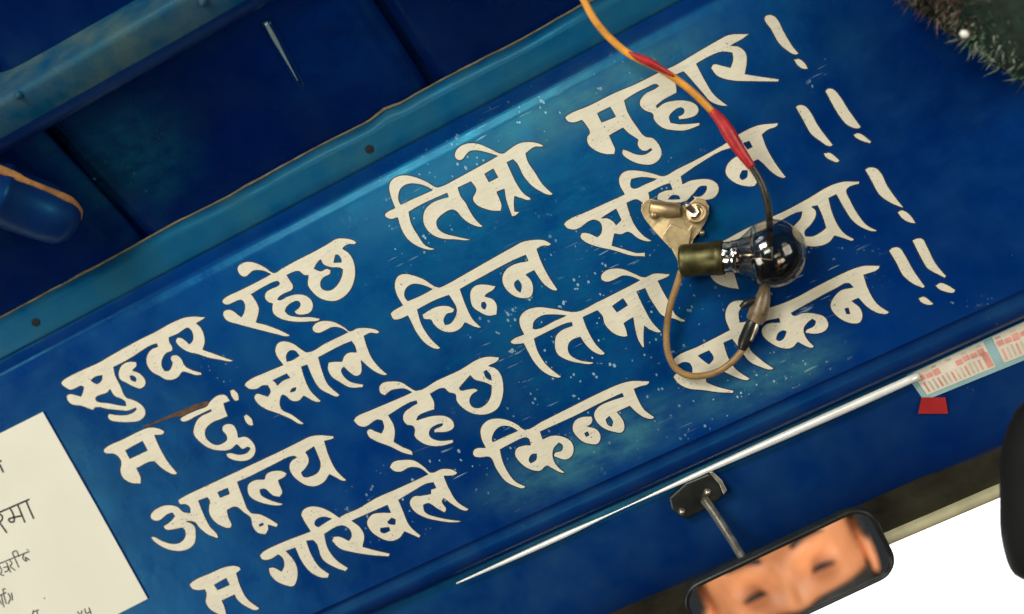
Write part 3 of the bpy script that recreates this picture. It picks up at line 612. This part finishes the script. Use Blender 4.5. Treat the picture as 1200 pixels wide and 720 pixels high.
# back plate on the panel
outline = [(752, 240), (756, 235), (764, 233), (775, 236), (790, 243), (806, 240), (816, 232), (826, 234), (831, 242), (830, 252), (826, 262), (820, 272), (813, 280), (809, 292), (812, 318), (797, 324), (794, 306), (788, 293), (776, 281), (764, 268), (755, 256), (751, 247)]
op = tabpts(outline, -.005)
for i, (x, yy) in enumerate(outline):
    if yy > 275: op[i] = at(x, yy, -.005-.006*min(1, (yy-275)/30))
slab('bracket_plate', op, .0013, M['brass'], lamp, bevel=.0003)
# raised ears
tube('bracket_bend', [at(762, 243, -.0062), at(780, 246, -.0072), at(797, 247, -.0066)], [.0036, .0042, .0036], M['brass'], lamp, seg=14)
slab('bracket_tab', tabpts([(786, 262), (806, 270), (812, 262), (806, 292), (800, 300), (784, 290), (776, 276)], -.0085), .0012, M['brass'], lamp, bevel=.0004)
for px, py, r in ((766, 252, .0021),):
    lathe('rivet', [(.0035, 0), (.0032, r*.6), (.0018, r), (0, r*1.1)], at(px, py, -.0072), Vector((0, -1, 0)), M['brass'], lamp, 18)
bc = at(815, 250, -.006)
bx = (Vector((-.12, -1, .28))).normalized()
lathe('washer', [(0, .0052), (.0012, .0056), (.0016, .0050), (.0016, .0034)], bc, bx, M['brass'], lamp, 24)
tube('hook_lug', [bc+Vector((.0045*math.sin(a), -.0035, -.0045*math.cos(a)))+Vector((0.0006, 0, 0)) for a in [x*.55-1.2 for x in range(8)]], .0010, M['brass'], lamp, seg=8)
bm = bmesh.new(); bmesh.ops.create_cone(bm, cap_ends=True, segments=6, radius1=.0035, radius2=.0033, depth=.0032)
bmesh.ops.bevel(bm, geom=bm.edges[:], offset=.0003, segments=1, affect='EDGES')
frombm('nut', bm, M['steel'], lamp, False, Matrix.Translation(bc+bx*.003) @ bx.to_track_quat('Z', 'Y').to_matrix().to_4x4())
th = []
for k in range(22): th += [(.004+k*.0004, .0017 if k % 2 else .00145)]
lathe('bolt', th+[(.0130, .0010), (.0131, 0)], bc, (bx+Vector((-.05, 0, .25))).normalized(), M['steel'], lamp, 18)
lathe('screw_head', [(.0026, 0), (.0024, .001), (.001, .0019), (-.001, .002)], at(822, 273, -.002), Vector((0, -1, 0)), M['steel'], lamp, 14)
# socket, bulb
sa, sb = at(799, 306, -.017), at(848, 302, -.0195)
lax = (sb-sa).normalized(); LS = (sb-sa).length
pxm = .000455
lathe('socket', [(-.0006, 0), (-.0006, 18*pxm), (.0004, 19*pxm), (.002, 19.2*pxm), (LS*.35, 19*pxm), (LS*.8, 19.2*pxm), (LS*.82, 19.9*pxm), (LS*.97, 20*pxm), (LS, 19.4*pxm), (LS, 18.6*pxm), (LS*.9, 18.2*pxm)], sa, lax, M['socket'], lamp, 48)
bulb0 = sa+lax*(LS-.002)
base = lathe('bulb_cap', [(0, 17.6*pxm), (.0060, 17.6*pxm), (.0063, 18.4*pxm), (.0085, 18.6*pxm), (.0092, 18.0*pxm)], bulb0, lax, M['chrome'], lamp, 48)
for a in (.5,):
    uu = lax.orthogonal().normalized()
    lathe('cap_pin', [(.0022, 0), (.0020, .0009), (0, .001)], bulb0+lax*.004+Vector((0, -1, .1)).normalized()*16.2*pxm, Vector((0, -1, .1)), M['chrome'], lamp, 12)
gc = (at(905, 297, -.022)-bulb0).dot(lax); Rg = 38.5*pxm
gp = [(p.x, p.y*pxm) for p in catmull([Vector((.0086, 18.6, 0)), Vector((.0105, 19.8, 0)), Vector((.0140, 25.5, 0)), Vector((gc-.0085, 33.6, 0))], 4)]
neck = .0086
for k in range(1, 29):
    a = PI*.69*(1-k/28); gp.append((gc+math.cos(a)*Rg, math.sin(a)*Rg))
glb = lathe('bulb_glass', gp, bulb0, lax, M['bulbglass'], lamp, 64)
m3 = bulb0+lax*neck
lathe('glass_stem', [(0, .0055), (.003, .005), (.006, .003), (.009, .0022), (.0095, 0)], m3, lax, M['chrome'], lamp, 20)
for s in (-1, 1):
    o_ = lax.orthogonal().normalized()*s*.0022; o2 = lax.orthogonal().normalized()*s*.0042
    tube('support_wire', [m3+lax*.008+o_, m3+lax*.013+o_*1.3, m3+lax*.018+o2], .00028, M['filament'], lamp, seg=6)
fo = lax.orthogonal().normalized(); fw = lax.cross(fo)
tube('filament', [m3+lax*.018+fo*(-.0042+.0084*t/40)+(lax*math.cos(t*1.9)+fw*math.sin(t*1.9))*.0005 for t in range(41)], .00014, M['filament'], lamp, n=2, seg=5)

# ------------------------------------------------------------ wiring
cable = empty('cable', at(700, 10, -.03), 'orange wire with a red sleeve turning black and dropping to the bulb', 'cable')
tube('orange_insulation', [at(672, -30, -.050), at(685, 2, -.046), at(703, 32, -.043), at(735, 62, -.040), at(775, 82, -.036), at(808, 105, -.032), at(836, 132, -.028)], .0019, M['wire_orange'], cable)
tube('red_stripe', [at(735, 61, -.0412), at(752, 69, -.0402), at(770, 78, -.0384), at(790, 90, -.0362)], [.0006, .0019, .0019, .0005], M['wire_red'], cable)
tube('red_sleeve', [at(834, 130, -.028), at(845, 142, -.027), at(854, 156, -.026), at(868, 178, -.025), at(881, 196, -.024)], [.0022, .0030, .0036, .0030, .0022], M['wire_red'], cable)
tube('black_insulation', [at(880, 194, -.024), at(890, 210, -.023), at(897, 228, -.022), at(901, 250, -.018), at(902, 275, -.004), at(898, 310, -.003), at(893, 335, -.006)], .0019, M['wire_dark'], cable)
tail = empty('earth_wire', at(790, 420, -.005), 'tan wire looping from the socket to a black bullet connector with a brown sleeve', 'cable')
tube('tan_insulation', [at(798, 318, -.016), at(793, 335, -.014), at(785, 360, -.010), at(781, 390, -.008), at(783, 415, -.007), at(793, 433, -.007), at(812, 441, -.007), at(838, 437, -.007), at(858, 424, -.007), at(872, 408, -.007)], .0018, M['wire_tan'], tail)
tube('black_connector', [at(869, 410, -.007), at(872, 402, -.007), at(876, 392, -.0075), at(881, 381, -.008), at(886, 374, -.008)], [.0022, .0034, .0036, .0034, .0030], M['black'], tail)
tube('steel_clip', [at(880, 400, -.0100), at(885, 388, -.0108), at(888, 378, -.0108)], [.0008, .0012, .0008], M['steel'], tail)
tube('brown_sleeve', [at(884, 376, -.008), at(888, 368, -.0085), at(892, 356, -.0085), at(895, 345, -.008), at(896, 334, -.007)], [.0046, .0052, .0046, .0036, .0022], M['sleeve'], tail)
tube('spade_terminal', [at(868, 361, -.010), at(875, 356, -.010), at(886, 350, -.010)], [.0014, .0022, .0012], M['black'], tail)

# ------------------------------------------------------------ rear-view mirror
MY = -.035
mc = at(924, 681, MY)
# driver's head that the mirror shows
hd = (R @ Vector((.16, -.50, .86))).normalized()
HP = mc + hd*.50 - Vector((.004, 0, .004))
vin = (CAMP-mc).normalized(); vout = (HP-mc).normalized(); mn = (vin+vout).normalized()
mu = (Vector((1, 0, 0))-mn*Vector((1, 0, 0)).dot(mn)).normalized(); mv = mn.cross(mu)
if mv.z < 0: mv = -mv
mir = empty('rear_view_mirror', at(818, 585, LYY), 'black framed rear-view mirror on a bent rod reflecting a face at the bottom edge', 'mirror')
def rr(w, h, r, n=8):
    out = []
    for cx_, cy_, a0_ in ((w-r, h-r, 0), (-w+r, h-r, PI/2), (-w+r, -h+r, PI), (w-r, -h+r, 1.5*PI)):
        for k in range(n+1):
            a = a0_+PI/2*k/n; out.append((cx_+r*math.cos(a), cy_+r*math.sin(a)))
    return out
MW, MH = .0535, .0205
def loopv(w, h, r, off): return [mc+mu*a+mv*b+mn*off for a, b in rr(w, h, r)]
def loops(name, rings, mat, parent, capa=False, capb=False):
    V = []; Fc = []; n = len(rings[0])
    for L_ in rings: V += L_
    for i in range(len(rings)-1):
        for k in range(n): Fc.append((i*n+k, i*n+(k+1) % n, (i+1)*n+(k+1) % n, (i+1)*n+k))
    if capa: Fc.append(tuple(range(n))[::-1])
    if capb: Fc.append(tuple(range((len(rings)-1)*n, len(rings)*n)))
    return mesh(name, V, Fc, mat, parent, True)
loops('mirror_shell', [loopv(MW*.8, MH*.7, .01, -.012), loopv(MW*.95, MH*.92, .012, -.009), loopv(MW, MH, .012, -.003), loopv(MW, MH, .012, .0012), loopv(MW-.0012, MH-.0012, .011, .002), loopv(MW-.0018, MH-.0018, .010, .0014), loopv(MW-.0020, MH-.0020, .010, .0)], M['black'], mir, True)
g2 = loops('mirror_glass', [loopv(MW-.0020, MH-.0020, .010, .0004), loopv(MW-.0026, MH-.0026, .009, .0008)], M['mirror'], mir, False, True)
for p in g2.data.polygons: p.use_smooth = False
slab('mount_plate', [at(x, y_, LYY-.007) for x, y_ in ((784, 584), (804, 566), (831, 555), (843, 562), (850, 574), (846, 583), (822, 600), (802, 609), (787, 597))], .008, M['black'], mir, bevel=.001)
for px, py in ((829, 577), (799, 600)):
    lathe('plate_screw', [(.0022, 0), (.0018, .0014), (0, .0021)], at(px, py, LYY-.0072), Vector((0, -1, 0)), M['steel'], mir, 16)
slab('plate_edge', [at(x, y_, LYY-.0085) for x, y_ in ((831, 554), (835, 553), (846, 563), (852, 575), (848, 580), (843, 568))], .0014, M['steel'], mir, bevel=.0003)
e1 = mc+mv*(MH*.55)-mu*.012-mn*.008
tube('mirror_rod', [at(826, 586, LYY-.010), at(838, 603, -.006), at(858, 634, -.020), at(876, 662, -.034), e1], [.0026, .0024, .0023, .0022, .0020], M['steel'], mir, seg=12)
lathe('ball_joint', [(-.006, .001), (-.004, .0045), (0, .006), (.004, .0045), (.006, .001)], e1, mn, M['black'], mir, 20)

# ------------------------------------------------------------ black padded thing at the right edge
bp = empty('black_pad', at(1215, 570, -.06), 'soft black rounded pad hanging at the right edge in front of the windscreen', 'pad')
V = []; Fc = []; n, mrow = 28, 20
cx = at(1218, 566, -.07)
for i in range(mrow+1):
    t = i/mrow; zz = (t-.5)*2
    prof_r = max(.0005, (1-abs(zz)**3.2))**.5
    axis = (at(1200, 690, -.07)-at(1190, 460, -.07)); p = cx - axis*.47*zz*-1
    for k in range(n):
        a = 2*PI*k/n
        V.append(p+Vector((math.cos(a)*.021*prof_r, math.sin(a)*.014*prof_r, math.cos(a)*.004*prof_r))*(1+.05*noise.noise((t*4, math.cos(a), 0))))
for i in range(mrow):
    for k in range(n): Fc.append((i*n+k, i*n+(k+1) % n, (i+1)*n+(k+1) % n, (i+1)*n+k))
mesh('pad_body', V, Fc, M['blackmat'], bp, True)


# ------------------------------------------------------------ woollen fringe at the upper right
fr = empty('wool_garland', at(1160, 10, -.05), 'fuzzy brown and dark green woollen garland hanging at the top right corner', 'garland')
GY = -.045
core = [(1062, -34), (1100, -14), (1130, 8), (1160, 28), (1195, 52), (1240, 84)]
cw = [at(a+22, b-26, GY) for a, b in core]
tube('garland_core', cw, [.014, .021, .024, .025, .026, .022], simple('dark_green_wool_core', (.012, .028, .018), .95, n_scale=220, var=.8, bumpd=.003), fr, seg=24)
def fibers(name, cols, cnt, rbase, rr_, seedv, sel):
    rr_ *= .32; cnt = int(cnt*1.5); rbase += .0025
    rnd = random.Random(seedv); V = []; Fc = []; mi = []
    P = catmull(cw, 10)
    for q in range(cnt):
        i = rnd.randrange(len(P)-1); p = P[i].lerp(P[i+1], rnd.random())
        dd = Vector((rnd.gauss(0, 1), rnd.gauss(0, 1), rnd.gauss(0, 1))).normalized()
        if not sel(dd, i/len(P), rnd): continue
        l = rr_*rnd.uniform(.5, 1.25); a = p+dd*rbase*.8; b_ = p+dd*(rbase+l*.5)+Vector((rnd.gauss(0, .0015), 0, rnd.gauss(0, .0015))); c_ = p+dd*(rbase+l)+Vector((rnd.gauss(0, .003), rnd.gauss(0, .003), rnd.gauss(0, .003)))
        sd = dd.orthogonal().normalized()*rnd.uniform(.0002, .00045); k = len(V)
        V += [a-sd, a+sd, b_+sd, b_-sd, c_]; Fc += [(k, k+1, k+2, k+3), (k+3, k+2, k+4)]; ci = rnd.randrange(len(cols)); mi += [ci, ci]
    o = mesh(name, V, Fc, None, fr); 
    for c in cols: o.data.materials.append(simple('wool_fibre', c, .9, n_scale=300, var=.5, spec=.1))
    o.data.polygons.foreach_set('material_index', mi); o['kind'] = 'stuff'; return o
lower_n = (at(1100, 80, GY)-at(1140, 20, GY)).normalized()
fibers('dark_wool', [(.006, .028, .017), (.004, .010, .007), (.015, .05, .03)], 16000, .019, .010, 3, lambda d, t, r: True)
fibers('brown_wool', [(.15, .08, .06), (.14, .11, .085), (.27, .21, .16), (.05, .03, .02)], 12000, .020, .009, 4, lambda d, t, r: t < .46+r.gauss(0, .05) or (t < .8 and d.dot(lower_n) < -.1))
fibers('pale_wool', [(.28, .34, .20), (.12, .21, .13), (.42, .43, .30), (.05, .12, .08)], 9000, .020, .012, 5, lambda d, t, r: t > .44+r.gauss(0, .04) and d.dot(lower_n) > .66+r.gauss(0, .10) )
lathe('pale_bead', [(-.0022, 0), (-.0018, .0012), (0, .002), (.0018, .0012), (.0022, 0)], at(1130, 40, GY-.024), (at(1140, 46)-at(1122, 36)).normalized(), simple('ivory_bead', (.85, .82, .72), .3), fr, 16)

# ------------------------------------------------------------ driver seen only in the mirror
drv = empty('driver', HP-Vector((0, 0, .45)), 'person with short black hair and a dark face mask, seen only as the mirror reflection', 'person')
fdir = (mc-HP).normalized(); zup = (Vector((0, 0, 1))-fdir*fdir.z).normalized(); zup = (zup*.75+Vector((0, 0, 1))*.25).normalized()
fd = (fdir-zup*fdir.dot(zup)).normalized(); sd = fd.cross(zup)
rings = [(.115, .004, .004, 0), (.112, .03, .035, 0), (.100, .050, .062, 0), (.080, .064, .080, 0), (.055, .072, .090, 0), (.030, .0745, .094, 0), (.005, .074, .094, 0), (-.02, .072, .090, 0), (-.045, .068, .084, .002), (-.07, .061, .075, .006), (-.09, .052, .066, .010), (-.105, .043, .057, .010), (-.118, .046, .050, -.004), (-.14, .052, .052, -.014), (-.165, .056, .054, -.018), (-.185, .080, .060, -.02), (-.20, .130, .072, -.02), (-.22, .175, .085, -.02), (-.27, .195, .10, -.02), (-.36, .185, .105, -.015), (-.46, .170, .10, -.01)]
RG = catmull([Vector((z, rx, ry)) for z, rx, ry, o in rings], 5); OF = [v.x for v in catmull([Vector((o, 0, 0)) for z, rx, ry, o in rings], 5)]
V = []; Fc = []; ns = 72
def g(x, z, cx_, cz_, sx_, sz_): return math.exp(-((x-cx_)/sx_)**2-((z-cz_)/sz_)**2)
for i, v in enumerate(RG):
    z, rx, ry = v
    for k in range(ns):
        a = 2*PI*k/ns; x = math.sin(a)*rx; y = math.cos(a)*ry+OF[i]
        if math.cos(a) > 0 and z > -.12:
            f = math.cos(a)**.5
            dsp = .022*g(x, z, 0, -.022, .011, .014)+.013*g(x, z, 0, -.002, .009, .020)+.006*g(x, z, 0, .02, .014, .014)
            dsp += .007*(g(x, z, .03, .026, .020, .007)+g(x, z, -.03, .026, .020, .007))
            dsp -= .023*(g(x, z, .032, .004, .015, .011)+g(x, z, -.032, .004, .015, .011))
            dsp += .006*(g(x, z, .032, .003, .011, .006)+g(x, z, -.032, .003, .011, .006))
            dsp += .005*(g(x, z, .042, -.028, .018, .016)+g(x, z, -.042, -.028, .018, .016))
            dsp += .006*g(x, z, 0, -.052, .020, .005)+.006*g(x, z, 0, -.064, .018, .006)-.003*g(x, z, 0, -.058, .022, .003)
            dsp += .008*g(x, z, 0, -.088, .018, .014)
            y += dsp*f
        V.append(HP+sd*x+fd*(y-.07)+zup*z)
for i in range(len(RG)-1):
    for k in range(ns): Fc.append((i*ns+k, i*ns+(k+1) % ns, (i+1)*ns+(k+1) % ns, (i+1)*ns+k))
Fc.append(tuple(range(ns)))
body = mesh('body', V, Fc, M['skin'], drv, True)
def shell(name, zlo, zhi, off, mat, cond):
    V2 = []; F2 = []; mp = {}
    for f in Fc[:-1]:
        ok = all(zlo <= RG[q//ns][0] <= zhi and cond(q) for q in f)
        if not ok: continue
        idx = []
        for q in f:
            if q not in mp:
                i = q//ns; cen = HP+zup*RG[i][0]*.9-fd*.07
                mp[q] = len(V2); V2.append(V[q]+(V[q]-cen).normalized()*off)
            idx.append(mp[q])
        F2.append(tuple(idx))
    return mesh(name, V2, F2, mat, drv, True)
def hairc(q):
    i, k = q//ns, q % ns; a = 2*PI*k/ns; z = RG[i][0]
    return z > (.068 if math.cos(a) > .35 else .0 if math.cos(a) > -.1 else -.07)
shell('hair', -.08, .2, .010, M['hair'], hairc)
shell('shirt', -.50, -.182, .006, M['shirt'], lambda q: True)
for s in (-1, 1):
    bm = bmesh.new(); bmesh.ops.create_uvsphere(bm, u_segments=16, v_segments=12, radius=1)
    c_ = HP+sd*(s*.0775)-fd*.072+zup*(-.005)
    bm.transform(Matrix.Translation(c_) @ Matrix((tuple(sd), tuple(fd), tuple(zup))).transposed().to_4x4() @ Matrix.Diagonal((.007, .016, .030, 1)))
    frombm('ear', bm, M['skin'], drv, True)
    b0 = [HP+sd*(s*x)+fd*y+zup*z for x, y, z in ((.014, .0255, .028), (.028, .0255, .034), (.046, .012, .030))]
    tube('eyebrow', b0, [.0024, .0036, .0014], M['hair'], drv, seg=8)
    tube('eyelashes', [HP+sd*(s*x)+fd*y+zup*z for x, y, z in ((.021, .0075, .000), (.032, .0085, .001), (.043, .003, -.001))], [.0014, .0030, .0016], M['hair'], drv, seg=6)
shell('face_mask', -.115, -.016, .0035, M['hair'], lambda q: math.cos(2*PI*(q % ns)/ns) > -.05)
